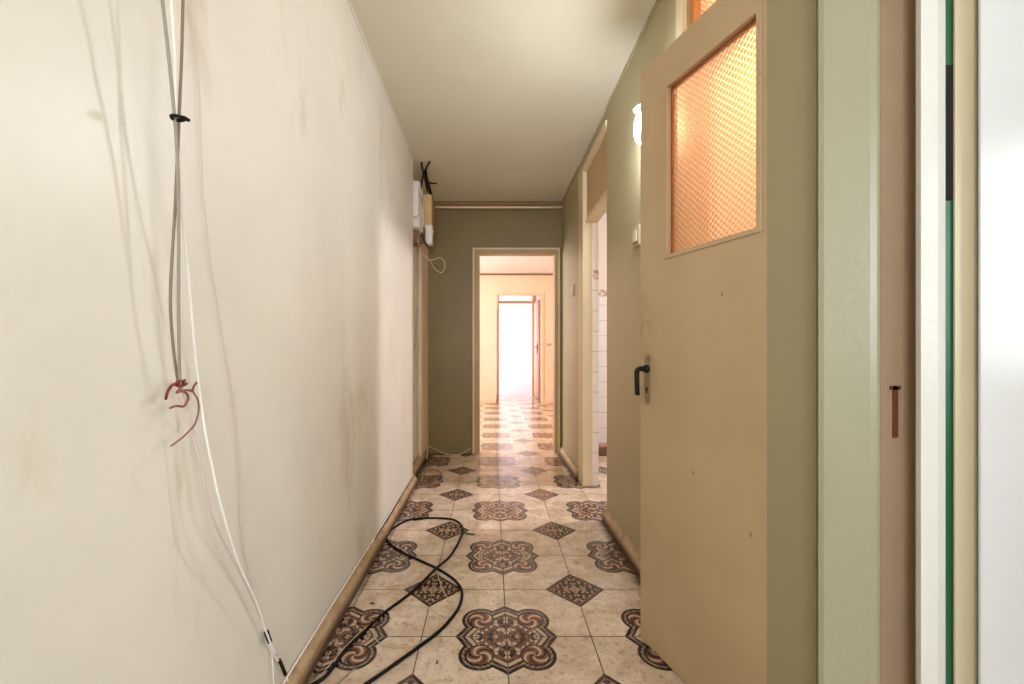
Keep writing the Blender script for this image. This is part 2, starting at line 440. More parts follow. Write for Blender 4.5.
# skirtings: a moulded profile swept along Y
def skirting(name, x, sgn, y0, y1, d=0.032, h=0.072):
    prof = [(0, 0), (d, 0), (d, 0.028), (d * .86, 0.046), (d * .55, h - .012), (d * .42, h), (0, h)]
    bm = bmesh.new()
    A = [bm.verts.new((x + sgn * p[0], y0, p[1])) for p in prof]; B = [bm.verts.new((x + sgn * p[0], y1, p[1])) for p in prof]
    for i in range(len(prof)):
        j = (i + 1) % len(prof); bm.faces.new((A[i], A[j], B[j], B[i]))
    bm.faces.new(A); bm.faces.new(B)
    o = obj(name, bm, M['skirt'], recalc=True); o['kind'] = 'structure'
    return o
skirting('baseboard_left', L, 1, YN, YR)
skirting('baseboard_left_far', L - .062, 1, YR, Y_END, .05)
skirting('baseboard_right', W, -1, 1.555, 2.572)
skirting('baseboard_right_far', W, -1, 3.385, Y_END)
struct('baseboard_end', [(L - .011, DX0 - .032, Y_END - .012, Y_END, 0.0, 0.072)], M['end'], bevel=0.004)
# fine cove beads where ceiling meets wall, and the batten on the end wall
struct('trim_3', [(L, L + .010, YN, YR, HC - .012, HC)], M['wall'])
struct('trim_4', [(W - .010, W, YN, 2.575, HC - .012, HC), (W - .010, W, 3.40, Y_END - .02, HC - .012, HC)], M['wallr'])
struct('trim_5', [(L - .06, W - .001, Y_END - .05, Y_END, 2.420, 2.458)], M['timber'], bevel=0.004)
bm = bmesh.new(); add_tube(bm, [(L - .061, Y_END - .045, 2.402), (0, Y_END - .045, 2.401), (W - .001, Y_END - .045, 2.402)], .012, 12, 3)
o = obj('heating_pipe', bm, M['frame'], loc=(0, Y_END - .045, 2.402)); tag(o, 'thin cream pipe running across the top of the olive end wall under the ceiling', 'pipe')

# kitchen doorway: frame, recessed panel above, top moulding
struct('trim_6', [(W - .012, W + .065, 3.205, 3.37, 0, 2.36)], M['frame'], bevel=0.004)
struct('trim_7', [(W + .01, WT, 2.575, 3.205, 1.962, 1.995)], M['frame'], bevel=0.003)
struct('wall_over_door', [(W + .018, W + .06, 2.575, 3.205, 1.995, 2.37)], M['panel'])
struct('trim_8', [(W - .010, W + .02, 2.577, 3.40, 2.356, 2.392), (W - .004, W + .02, 2.577, 3.39, 2.340, 2.356)], M['frame'], bevel=0.004)
struct('trim_9', [(W + .002, WT, 2.5745, 2.590, 0, 1.962)], M['frame'], bevel=0.003)
# kitchen
KX, KY0, KY1 = 2.7, 1.75, 4.27
struct('wall_kitchen_tiled', [(WT, KX, KY1, KY1 + .06, 0, HC)], M['tiles'])
struct('wall_kitchen_return', [(W + .065, WT + .012, 3.24 - .012, 3.262, 0, HC)], M['tiles'])
struct('wall_kitchen_near', [(WT, KX, KY0 - .06, KY0, 0, HC)], M['white'])
KW = (2.86, 3.36, 1.40, 2.455)
struct('wall_kitchen_window', [(KX, KX + .1, KY0 - .06, KW[0], 0, HC), (KX, KX + .1, KW[1], KY1 + .06, 0, HC), (KX, KX + .1, KW[0], KW[1], 0, KW[2]), (KX, KX + .1, KW[0], KW[1], KW[3], HC)], M['white'])
def window(name, plane, a0, a1, z0, z1, depth=0.06, mull=1, axis='x'):
    fr = 0.05; bxs = []
    def B(p0, p1, q0, q1, r0, r1):
        bxs.append((p0, p1, q0, q1, r0, r1) if axis == 'x' else (q0, q1, p0, p1, r0, r1))
    p0, p1 = plane, plane + depth
    B(p0, p1, a0, a0 + fr, z0, z1); B(p0, p1, a1 - fr, a1, z0, z1)
    B(p0, p1, a0 + fr, a1 - fr, z0, z0 + fr); B(p0, p1, a0 + fr, a1 - fr, z1 - fr, z1)
    for k in range(mull):
        c = a0 + (a1 - a0) * (k + 1) / (mull + 1); B(p0, p1, c - fr/2, c + fr/2, z0 + fr, z1 - fr)
    w = struct(name, bxs, M['white'], bevel=0.004)
    bm = bmesh.new(); q = plane + depth / 2
    if axis == 'x': add_box(bm, q - .002, q + .002, a0 + fr, a1 - fr, z0 + fr, z1 - fr)
    else: add_box(bm, a0 + fr, a1 - fr, q - .002, q + .002, z0 + fr, z1 - fr)
    obj('window_glass', bm, M['pane'], w)
    return w
window('window_1', KX + .02, *KW, mull=0)

# water closet behind the ajar door
struct('wall_closet', [(WT, 1.9, 0.925, 0.975, 0, HC), (WT, 1.9, 1.60, 1.66, 0, HC), (1.9, 1.96, 0.925, 1.66, 0, HC)], M['white'])
# door lining round the closet door, and the bar under the transom
struct('trim_10', [(W + .012, WT, 1.537, 1.553, 0, 2.42), (W + .012, WT, 0.9755, 0.985, 0, 2.42), (W + .002, WT, 0.985, 1.537, 1.990, 2.030), (W + .012, WT, 0.985, 1.537, 2.405, 2.42)], M['framedk'], bevel=0.002)
tw = struct('window_2', [(W - .006, W + .03, 1.549, 1.602, 1.99, 2.43)], M['frame'], bevel=0.002)
struct('window_sash', [(W + .014, W + .05, 1.500, 1.5365, 2.031, 2.404), (W + .014, W + .05, 0.986, 1.02, 2.031, 2.404), (W + .014, W + .05, 1.02, 1.500, 2.031, 2.055), (W + .014, W + .05, 1.02, 1.500, 2.38, 2.404)], plain('orange_lit_sash', lin(206, 134, 66), .4, 0, .2, 20), tw, bevel=0.002)  # light coming through the wood is put into the sash's orange colour
bm = bmesh.new(); add_box(bm, -.24, .24, -.002, .002, -.163, .163)
o = obj('transom_glass', bm, M['glass'], tw); o.location = (W + .036, 1.26, 2.2175); o.rotation_euler = (0, 0, math.pi / 2); o['label'] = 'orange patterned glass'

# near doorway on the right: stepped jamb seen end-on
def P(px, y): return ((px - PX0) / F * y, y)
jr = bpy.data.objects.new('door_2', None); C.objects.link(jr); jr['kind'] = 'structure'; jr.location = (0.8, 0.9, 0)
def jpart(name, pts, mat, z0=0.0, z1=2.30, bev=0.0):
    bm = bmesh.new(); add_prism(bm, pts, z0, z1)
    if bev:
        es = [e for e in bm.edges if abs((e.verts[0].co - e.verts[1].co).normalized().z) > .99]
        bmesh.ops.bevel(bm, geom=es, offset=bev, segments=4, affect='EDGES')
    o = obj(name, bm, mat, jr); o.location = -jr.location
    return o
cas = [P(817.5, .918), P(818.5, .900), P(824, .893), P(870, .893), P(877, .895), P(880, .900), P(880.8, .924), (P(881, .924)[0], .945), P(818, .929)]
jpart('door_casing', cas, M['casing'])
b0 = P(880, .924); b1 = P(917, .924)
jpart('jamb', [b0, b1, (b1[0], .96), (b0[0], .96)], M['bare'])
s0 = P(916, .885); s1 = P(945.5, .885)
jpart('door_stop', [P(914.5, .95), s0, (P(921, .872)[0], .872), (P(938, .872)[0], .872), s1, (s1[0], .95)], M['gloss'])
g0 = P(945, .889); g1 = P(954, .889)
jpart('green_strip', [g0, g1, (g1[0], .96), (g0[0] + .004, .96)], M['dkgreen'])
e0 = P(953.5, .885); e1 = P(979, .885)
jpart('door_architrave', [P(953, .965), e0, e1, (e1[0], .965)], M['beigeg'], bev=0.003)
q0 = P(978.5, .868)
jpart('door_panel', [q0, (1.32, .868), (1.32, .906), P(978, .906)], M['gloss2'], bev=0.004)
bm = bmesh.new(); add_box(bm, P(945.8, .887)[0], P(953.2, .887)[0], .8865, .8895, CH + 150/F*.887, CH + 285/F*.887)
o = obj('lock_keep', bm, plain('matt_black_metal', lin(14, 12, 12), .9), jr); o.location = -jr.location
bm = bmesh.new(); x, y = P(896, .9215); add_box(bm, x - .006, x + .006, .9225, .925, CH - 88/F*.92, CH - 36/F*.92); add_box(bm, x - .012, x + .012, .9225, .925, CH - 40/F*.92, CH - 36/F*.92)
o = obj('strike_plate', bm, plain('rusty_strike_plate', lin(128, 66, 36), .7, .2, .5, 80), jr); o.location = -jr.location
# room beyond that doorway, daylight from its window
struct('wall_side_room', [(WT, 3.0, 0.966, 1.0 - .076 + .0, 2.3, HC), (1.24, 3.0, .90, .92, 0, HC), (WT, 3.0, -1.6, -1.5, 0, HC), (WT - .02, WT + .1, -1.6, YN - .1, 0, HC)], M['white'])
SW = (-1.25, 0.30, 0.85, 2.25)
struct('wall_side_window', [(3.0, 3.1, -1.6, SW[0], 0, HC), (3.0, 3.1, SW[1], .95, 0, HC), (3.0, 3.1, SW[0], SW[1], 0, SW[2]), (3.0, 3.1, SW[0], SW[1], SW[3], HC)], M['white'])
window('window_3', 3.02, *SW)

window('window_6', YN - .08, *NW, axis='y')
# ------------------------------------------------------------------ middle room and beyond
MX0, MX1 = -2.0, 2.2
struct('wall_middle_front', [(MX0, L - .1, Y_END, Y_END + .1, 0, HC), (WT, MX1, Y_END + .10, Y_END + .16, 0, HC)], M['peach'])
OX0, OX1 = 0.095, 0.965
struct('wall_middle_far', [(MX0, OX0, Y_MID, Y_MID + .1, 0, HC), (OX1, MX1, Y_MID, Y_MID + .1, 0, HC), (OX0, OX1, Y_MID, Y_MID + .1, 2.075, HC)], M['peach'])
struct('baseboard_middle', [(MX0, OX0 - .01, Y_MID - .015, Y_MID, 0, .07), (OX1 + .05, MX1, Y_MID - .015, Y_MID, 0, .07)], M['peachfr'], bevel=.003)
struct('trim_11', [(MX0, MX1, Y_MID - .03, Y_MID, HC - .028, HC - .002)], M['timber'])
struct('trim_12', [(OX0 - .012, OX0 + .02, Y_MID - .012, Y_MID + .11, 1.78, 2.095), (OX1 - .02, OX1 + .03, Y_MID - .012, Y_MID + .11, 0, 2.095), (OX0 + .02, OX1 - .02, Y_MID - .012, Y_MID + .11, 2.055, 2.095)], M['peachfr'], bevel=.003)
MW = (5.0, 7.4, 0.9, 2.3)
struct('wall_middle_left', [(MX0 - .1, MX0, Y_END, MW[0], 0, HC), (MX0 - .1, MX0, MW[1], Y_PASS, 0, HC), (MX0 - .1, MX0, MW[0], MW[1], 0, MW[2]), (MX0 - .1, MX0, MW[0], MW[1], MW[3], HC)], M['peach'])
struct('wall_middle_right', [(MX1, MX1 + .1, Y_END + .1, Y_PASS, 0, HC)], M['peach'])
window('unseen_window', MX0 - .08, *MW, mull=2)  # unseen window, added to let light into the middle room
struct('wall_passage_right', [(1.0, 1.1, Y_MID + .1, Y_PASS, 0, HC)], M['white'])
struct('wall_passage_left', [(-.35, -.25, Y_MID + .1, Y_PASS, 0, HC)], M['white'])
struct('wall_passage_end', [(-2.1, .14, Y_PASS, Y_PASS + .1, 0, HC), (.955, 2.3, Y_PASS, Y_PASS + .1, 0, HC), (.14, .955, Y_PASS, Y_PASS + .1, 2.42, HC)], M['white'])
struct('trim_13', [(.14, .17, Y_PASS - .02, Y_PASS + .11, 0, 2.42), (.905, .995, Y_PASS - .02, Y_PASS + .11, 0, 2.42), (.17, .905, Y_PASS - .02, Y_PASS + .11, 2.055, 2.115)], M['peachfr'], bevel=.003)
# leaf folded back along the passage
pd = bpy.data.objects.new('door_3', None); C.objects.link(pd); pd.location = (.975, Y_PASS - .03, 0); pd['kind'] = 'structure'
bm = bmesh.new(); add_box(bm, .947, .985, Y_PASS - .80, Y_PASS - .03, .01, 2.05); bevel_all(bm, .004)
o = obj('door_leaf', bm, paint('reddish_brown_door', lin(228, 188, 164), .45, .05, .3), pd); o.location = -pd.location
bm = bmesh.new(); add_box(bm, .936, .947, Y_PASS - .77, Y_PASS - .73, .95, 1.15); add_tube(bm, [(.945, Y_PASS - .75, 1.08), (.905, Y_PASS - .75, 1.08), (.90, Y_PASS - .64, 1.078)], .008, 8, 3)
o = obj('door_handle', bm, M['blackp'], pd); o.location = -pd.location
FW = (10.2, 12.5, 0.3, 2.4)
struct('wall_far_back', [(-2.1, 3.3, Y_FAR, Y_FAR + .1, 0, HC + .1)], M['white'])
struct('wall_far_left', [(-2.2, -2.1, Y_PASS, FW[0], 0, HC + .1), (-2.2, -2.1, FW[1], Y_FAR + .1, 0, HC + .1), (-2.2, -2.1, FW[0], FW[1], 0, FW[2]), (-2.2, -2.1, FW[0], FW[1], FW[3], HC + .1)], M['white'])
struct('wall_far_right', [(3.2, 3.3, Y_PASS, Y_FAR + .1, 0, HC + .1)], M['white'])
window('window_5', -2.18, *FW, mull=2)

# ------------------------------------------------------------------ the ajar closet door
HX, HY, FX, FY = 0.7046, 0.930, 0.518, 1.504
dw = math.hypot(FX - HX, FY - HY); ang = math.atan2(FY - HY, FX - HX)
door = bpy.data.objects.new('door_1', None); C.objects.link(door); door['kind'] = 'structure'
door.location = (HX, HY, 0); door.rotation_euler = (0, 0, ang)
x0, x1, z0, z1 = 0.143, 0.467, 1.315, 1.855
bm = bmesh.new(); T = .036; zt = 1.982; zb = .010
def ringbox(bm, o4, i4, y0, y1):
    """frame with a rectangular hole, as one closed mesh; o4/i4 = (x0,x1,z0,z1)"""
    def corners(r, y): return [bm.verts.new(p) for p in ((r[0], y, r[2]), (r[1], y, r[2]), (r[1], y, r[3]), (r[0], y, r[3]))]
    oa, ia, ob, ib = corners(o4, y1), corners(i4, y1), corners(o4, y0), corners(i4, y0)
    for k in range(4):
        j = (k + 1) % 4
        bm.faces.new((oa[k], oa[j], ia[j], ia[k])); bm.faces.new((ob[j], ob[k], ib[k], ib[j]))
        bm.faces.new((ob[k], ob[j], oa[j], oa[k])); bm.faces.new((ia[k], ia[j], ib[j], ib[k]))
    bmesh.ops.recalc_face_normals(bm, faces=bm.faces[:])
ringbox(bm, (0, dw, zb, zt), (x0, x1, z0, z1), -T, 0)
bmesh.ops.bevel(bm, geom=bm.edges[:], offset=.003, segments=2, affect='EDGES')
obj('door_leaf', bm, M['door'], door)
bm = bmesh.new()
ringbox(bm, (x0 - .010, x1 + .010, z0 - .010, z1 + .010), (x0 + .004, x1 - .004, z0 + .004, z1 - .004), -.001, .005)
bmesh.ops.bevel(bm, geom=bm.edges[:], offset=.0015, segments=1, affect='EDGES')
o = obj('glazing_bead', bm, M['door'], door)
bm = bmesh.new(); ringbox(bm, (x0, x1, z0, z1), (x0 + .006, x1 - .006, z0 + .006, z1 - .006), -.034, -.014)
o = obj('glazing_rebate', bm, plain('red_brown_timber', lin(150, 92, 54), .5, 0, .2, 20), door)
bm = bmesh.new(); add_box(bm, -(x1 - x0)/2, (x1 - x0)/2, -.002, .002, -(z1 - z0)/2, (z1 - z0)/2)
o = obj('glass_pane', bm, M['glass'], door); o.location = ((x0 + x1)/2, -.022, (z0 + z1)/2); o['label'] = 'orange patterned glass'
door['label'] = 'ajar beige door with orange patterned glass pane and black lever handle'; door['category'] = 'door'
jr['label'] = 'stepped painted jamb of the nearest doorway, at the right edge'; jr['category'] = 'door frame'
# lock plate with keyhole, bent lever handle
lx = dw - .042
bm = bmesh.new()
oc = [(lx + .0125 * math.cos(t), .845 + .0125 * math.sin(t)) for t in [math.pi + math.pi * k / 8 for k in range(9)]] + [(lx + .0125 * math.cos(t), .985 + .0125 * math.sin(t)) for t in [math.pi * k / 8 for k in range(9)]]
A = [bm.verts.new((p[0], 0, p[1])) for p in oc]; B = [bm.verts.new((p[0], .004, p[1])) for p in oc]
for i in range(len(oc)):
    j = (i + 1) % len(oc); bm.faces.new((A[i], A[j], B[j], B[i]))
bm.faces.new(A); bm.faces.new(B)
lp = obj('lock_plate', bm, M['metal'], door, recalc=True)
bm = bmesh.new(); add_lathe(bm, [(.0045, 0), (.0045, .0012)], 14, Matrix.Translation((lx, .0045, .884)) @ Matrix.Rotation(-math.pi/2, 4, 'X')); add_box(bm, lx - .002, lx + .002, .0045, .0056, .868, .884)
obj('keyhole', bm, M['black'], lp)
bm = bmesh.new()
for zz in (.985, .846): add_lathe(bm, [(.0035, 0), (.003, .0018), (.0005, .002)], 10, Matrix.Translation((lx, .0038, zz)) @ Matrix.Rotation(-math.pi/2, 4, 'X'))
obj('screws', bm, M['brownw'], lp)
hz = .951
hd = bpy.data.objects.new('door_handle', None); C.objects.link(hd); hd.parent = door; hd.location = (lx, 0, hz)
bm = bmesh.new(); add_lathe(bm, [(.0135, .002), (.0145, .006), (.012, .012), (.008, .016)], 16, Matrix.Rotation(-math.pi/2, 4, 'X'))
obj('handle_rose', bm, M['blackp'], hd)
bm = bmesh.new(); add_tube(bm, [(0, .010, 0), (0.0, .026, .001), (.002, .037, -.002), (.004, .041, -.012), (.005, .040, -.05), (.006, .037, -.088)], .0085, 12, 5, (1.0, .92))
obj('lever', bm, M['blackp'], hd)
# two butt hinges on the hinge edge
for zz in (.25, 1.75):
    bm = bmesh.new(); add_lathe(bm, [(.002, -.045), (.006, -.04), (.006, .04), (.002, .045)], 12, Matrix.Translation((-.004, -.045, zz)))
    obj('hinge', bm, M['metal'], door)

# ------------------------------------------------------------------ things on the right wall
def bezel_switch(name, y, z, s, label):
    e = empty(name, (W, y, z), label, 'switch', None)
    bm = bmesh.new(); add_box(bm, -.012, 0, -s/2, s/2, -s*.56, s*.56); bevel_all(bm, .005, 3)
    obj('switch_plate', bm, M['switch'], e)
    bm = bmesh.new(); add_box(bm, -.018, -.011, -s*.27, s*.27, -s*.33, s*.33); bevel_all(bm, .002, 2)
    rk = obj('rocker', bm, M['beigeg'], e); rk.rotation_euler = (0, math.radians(4), 0)
    bm = bmesh.new(); add_box(bm, -.0128, -.0118, -s*.33, s*.33, -s*.39, s*.39)
    obj('rocker_surround', bm, M['brownw'], e)
    return e
bezel_switch('light_switch', 2.03, 1.55, .088, 'cream light switch on the greenish wall left of the ajar door, by the lit lamp')
bezel_switch('light_switch', 3.62, 1.515, .088, 'small cream light switch on the far wall stretch between kitchen doorway and end doorway')
e = empty('light_switch', (1.085, Y_MID, 1.12), 'tiny white switch on the peach wall right of the farthest doorway', 'switch')
bm = bmesh.new(); add_box(bm, -.045, .045, -.012, 0, -.022, .022); bevel_all(bm, .004); obj('switch_plate', bm, M['switch'], e)
bm = bmesh.new(); add_box(bm, -.018, .018, -.02, -.012, -.012, .014); bevel_all(bm, .002); obj('rocker', bm, M['switch'], e)

ly, lz = 1.80, 1.945
lamp = empty('wall_lamp', (W, ly, lz), 'lit white oval wall lamp peeping out behind the free edge of the ajar door', 'lamp')
bm = bmesh.new(); add_lathe(bm, [(.045, 0), (.047, .006), (.040, .018), (.022, .022)], 24, Matrix.Rotation(-math.pi/2, 4, 'Y')); obj('lamp_base', bm, M['meter'], lamp)
bm = bmesh.new()
bmesh.ops.create_uvsphere(bm, u_segments=24, v_segments=16, radius=1.0)
for v in bm.verts:
    v.co = Vector((-.056 + v.co.x * .036, v.co.y * .046, v.co.z * .074))
for f in bm.faces: f.smooth = True
obj('lamp_glass', bm, M['bulb'], lamp)
bm = bmesh.new(); add_lathe(bm, [(.046, .0775), (.050, .080), (.034, .092), (.008, .098)], 20, Matrix.Translation((-.05, 0, 0))); obj('lamp_light_block', bm, plain('grey_light_block', lin(52, 48, 44), .6), lamp)  # cap added to keep upward light off the ceiling by the wall
bm = bmesh.new(); add_tube(bm, [(-.05, 0, .096), (-.054, 0, .108), (-.045, -.004, .118), (-.036, 0, .108), (-.03, .002, .125), (0, .002, .13)], .0022, 6, 5); obj('lamp_wire', bm, M['greyw'], lamp)

# ------------------------------------------------------------------ electrics in the far left corner
e = empty('electric_meter', (L - .062, 3.455, 2.0), 'white rounded electric meter high on the left wall in the far corner', 'meter')
bm = bmesh.new(); add_box(bm, 0, .095, -.170, .160, -.03, .335); 
vert = [ed for ed in bm.edges if abs((ed.verts[0].co - ed.verts[1].co).normalized().x) > .99]
bmesh.ops.bevel(bm, geom=vert, offset=.07, segments=6, affect='EDGES'); bmesh.ops.bevel(bm, geom=[ed for ed in bm.edges if ed.calc_face_angle(0) > 1], offset=.008, segments=2, affect='EDGES')
obj('meter_case', bm, M['meter'], e)
bm = bmesh.new(); add_box(bm, .093, .098, -.09, .08, .17, .25); bevel_all(bm, .002); obj('meter_window', bm, plain('grey_meter_window', lin(206, 202, 196), .2), e)
bm = bmesh.new(); add_box(bm, .0, .070, -.02, .12, -.13, -.028); bevel_all(bm, .006); obj('terminal_cover', bm, plain('brown_terminal', lin(128, 92, 76), .5), e)
e = empty('fuse_box', (L - .062, 3.76, 2.02), 'yellowed fuse box right of the white electric meter in the far corner', 'fuse box')
bm = bmesh.new(); add_box(bm, 0, .146, -.085, .085, .03, .325); bevel_all(bm, .010, 3); obj('box_body', bm, M['yellowp'], e)
bm = bmesh.new(); add_box(bm, .142, .160, -.07, .07, .05, .305); bevel_all(bm, .005, 2); obj('box_lid', bm, M['timber'], e)
e = empty('junction_box', (L - .062, 3.66, 1.905), 'small white junction box hanging under the yellowed fuse box', 'junction box')
bm = bmesh.new(); add_box(bm, .100, .156, -.04, .04, 0, .165); bevel_all(bm, .008, 3); obj('box_body', bm, M['meter'], e)
bm = bmesh.new(); add_box(bm, 0, .101, -.03, .03, .02, .12); bevel_all(bm, .004); obj('bracket', bm, M['timber'], e)
bm = bmesh.new(); add_box(bm, .110, .148, -.045, -.039, .03, .13); bevel_all(bm, .002); obj('box_cover', bm, M['whitew'], e)
wl = ['black cable forking left from ceiling into the fuse box', 'black cable leaning right from ceiling into the fuse box', 'thick black cable bundle entering the top of the fuse box', 'short black cable stub pointing right above the fuse box']
wp = [[at_depth(421.5, 162.5, 3.31), at_depth(423.0, 171, 3.40), at_depth(425.5, 182, 3.56), at_depth(427.5, 192, 3.70)],
      [at_depth(430, 161.5, 3.30), at_depth(426.8, 167, 3.31), at_depth(423.5, 174, 3.36), at_depth(421.5, 184, 3.43), at_depth(421.0, 190, 3.46)],
      [at_depth(425.2, 172, 3.44), at_depth(427, 181, 3.58), at_depth(429.5, 189, 3.70), at_depth(431, 196, 3.76)],
      [at_depth(428, 181.5, 3.52), at_depth(430, 183, 3.50), at_depth(433, 183.2, 3.48), at_depth(436.5, 183.5, 3.46)]]
for l, p, r in zip(wl, wp, (.007, .007, .014, .006)):
    tube_thing('black_cable', p, r, M['black'], l, 'cable', 'black cables over the fuse box')
tube_thing('brown_wire', [at_depth(421, 225, 3.52), at_depth(422, 233, 3.52), at_depth(424.5, 241, 3.53), at_depth(428, 246, 3.56), at_depth(430.5, 247, 3.60)], .007, plain('dark_brown_wire', lin(70, 46, 38)), 'dark brown wire looping from meter bottom towards small junction box', 'wire')
tube_thing('loop_wire', [at_depth(418, 224, 3.47), at_depth(418.5, 243, 3.44), at_depth(423, 255, 3.48), at_depth(431, 260, 3.52), at_depth(440, 257.5, 3.52), at_depth(445, 264, 3.52), at_depth(442, 272.5, 3.52), at_depth(435, 269, 3.52), at_depth(430, 261, 3.50), at_depth(426, 256, 3.50)], .0030, M['beigew'], 'thin pale wire hanging in a loose loop below the junction box', 'wire')
# boxed riser at the end of the left wall
struct('trim_14', [(L - .061, L - .022, 3.80, Y_END - .002, .074, 2.0)], M['pipe'], bevel=.010)
c = L - .053
tube_thing('hanging_cord', [(c, 3.60, 1.94), (c + .004, 3.60, 1.55), (c + .004, 3.62, 1.30), (c + .006, 3.68, 1.06), (c + .004, 3.63, .80), (c + .004, 3.52, .62), (c + .002, 3.48, .40), (c + .002, 3.46, .09)], .0030, M['beigew'], 'pale cord hanging down the left wall below the electric meter', 'cord')
e = empty('cord_connector', (c + .012, 3.68, 1.045), 'small cream connector partway down the pale hanging cord', 'connector')
bm = bmesh.new(); add_box(bm, -.010, .012, -.022, .022, -.028, .028); bevel_all(bm, .005); obj('connector_body', bm, M['switch'], e)
tube_thing('short_wire', [(c + .012, 3.705, 1.03), (c + .006, 3.75, 1.035), (c - .002, 3.775, 1.10), (c - .004, 3.78, 1.25), (c - .004, 3.78, 1.40)], .0025, M['greyw'], 'short grey wire rising from the cream connector on the riser', 'wire')

# ------------------------------------------------------------------ cable bundle down the left wall
OFFS = ((-10, .052), (120, .045), (200, .036), (300, .024), (384, .014), (440, .030), (520, .040), (600, .026), (650, .012), (720, .010))
def off_at(py):
    for (a0, b0), (a1, b1) in zip(OFFS, OFFS[1:]):
        if py <= a1: return b0 + (b1 - b0) * max(0, (py - a0)) / (a1 - a0)
    return .010
def wallpath(pts, off=0.012, wig=0.0, top=True, bulge=0.0):
    out = []
    for i, (px, py) in enumerate(pts):
        out.append(on_plane_x(px, py, L + max(off, off + bulge * off_at(py))))
    if top:
        d = (out[0] - out[1]); d = d / max(.05, d.z); p = out[0].copy(); d.x = 0
        n = int((HC - .01 - p.z) / .07)
        for k in range(1, n + 1):
            q = p + d * ((HC - .01 - p.z) * k / n) ; q.y = p.y + (q.y - p.y) * .35
            out.insert(0, q)
    return out
grp = 'cables down the left wall'
tube_thing('wall_cable', wallpath([(183, -4), (181.5, 60), (179, 120), (175.5, 200), (170.5, 290), (172.5, 340), (178, 382), (181, 390)], .012, bulge=1), .0025, M['brownw'], 'brown cable pinched by the black tie and red wire on the left wall', 'cable', grp)
tube_thing('wall_cable', wallpath([(162, -4), (168, 50), (173, 100), (177, 150), (178.5, 220), (178.5, 300), (179, 350), (180, 382), (181.5, 389)], .020, bulge=1), .0026, M['greyw'], 'grey cable bowing out left of the bundle above the red wire', 'cable', grp)
tube_thing('wall_cable', wallpath([(171, -4), (175, 60), (177.5, 130), (181, 200), (188, 270), (194, 340), (199, 385), (205, 430), (213, 470), (221, 505), (238, 561), (256, 601), (267, 634), (276, 655)], .010, bulge=.95), .0025, M['whitew'], 'thick white cable curving from the ceiling to the left skirting', 'cable', grp)
tube_thing('wall_cable', wallpath([(180, 384), (190, 420), (203, 476), (210, 510), (220, 536), (240, 574), (253, 600), (265, 628)], .008, top=False, bulge=.9), .0024, M['pinkw'], 'pinkish cable starting at the red wire and running beside the white cable', 'cable', grp)
tube_thing('wall_cable', wallpath([(190, -4), (195, 45), (199, 90), (202, 180), (204.5, 210), (210, 260), (218, 310), (224, 350), (233, 400), (239, 465), (243, 541), (256, 606)], .006), .0014, M['pinkw'], 'thin pale wire hanging alone right of the cable bundle', 'wire', grp)
tube_thing('wall_cable', wallpath([(268, 640), (273, 652), (280, 664), (286, 676), (290, 690)], .012, top=False), .0030, M['whitew'], 'white cable tail between the two black tapes above the skirting', 'cable', grp)
tube_thing('wall_cable', wallpath([(271, 645), (272.5, 660), (274, 690)], .012, top=False), .0016, M['whitew'], 'thin white wire dropping straight below the upper black tape', 'wire', grp)
def tape(name, pts, r, label):
    bm = bmesh.new(); add_tube(bm, [on_plane_x(px, py, L + .014) for px, py in pts], r, 10, 3)
    p = on_plane_x(*pts[-1], L + .014)
    return tag(obj(name, bm, M['black'], loc=p), label, 'tape', 'black tapes on the white cable')
tape('insulating_tape', [(266.5, 632), (268, 637), (270, 641.5)], .0062, 'upper short wrap of black tape on the white cable')
tape('insulating_tape', [(279, 660), (282, 666), (285.5, 675)], .0048, 'lower longer wrap of black tape near the skirting')
bm = bmesh.new()
q = on_plane_x(178.6, 118, L + .030 + .043)
loop = [q + Vector((math.cos(t) * .011, math.sin(t) * .007, .001 * math.sin(2*t))) for t in [2*math.pi*k/12 for k in range(13)]]
add_tube(bm, loop, .0030, 8, 3); add_tube(bm, [q + Vector((.012, .006, 0)), on_plane_x(185.5, 119, L + .034 + .043)], .0032, 8, 2)
tag(obj('cable_tie', bm, M['black'], loc=q), 'small black tie clasping the upper cable bundle', 'cable tie')
def red(pts, r, off=.03): return [on_plane_x(px, py, L + off + .006 * math.sin(i * 2.1)) for i, (px, py) in enumerate(pts)], r
knot = empty('tie_wire', on_plane_x(180, 384, L + .02), 'dark red wire knotted round the cable bundle with loose curling ends', 'wire')
bm = bmesh.new()
for pts, r in (red([(181, 384), (174, 384), (169, 389), (166.5, 395), (165.8, 399)], .0024), red([(176, 386), (179, 381), (184, 383), (186, 384), (180, 386), (177, 382), (184, 381)], .0028), red([(185, 380), (182.5, 382.5), (185.5, 385)], .0022)):
    add_tube(bm, pts, r, 7, 5)
obj('knot', bm, M['red'], knot, loc=None).location = -knot.location
for nm, pts, r in (('loose_end', [(176, 391), (184, 391), (191, 390), (195, 395), (198, 401), (198.5, 411), (195, 424), (190, 430), (183, 437), (171, 446)], .0016),
                   ('loose_end', [(178, 390), (186, 393), (188, 399), (184, 406), (176, 406), (170, 408)], .0022),
                   ('loose_end', [(176, 393), (186, 390), (192, 391), (194, 386), (197, 382)], .0020)):
    bm = bmesh.new(); p2, r2 = red(pts, r, .036); add_tube(bm, p2, r2, 7, 5)
    o = obj(nm, bm, M['redbr'], knot); o.location = -knot.location

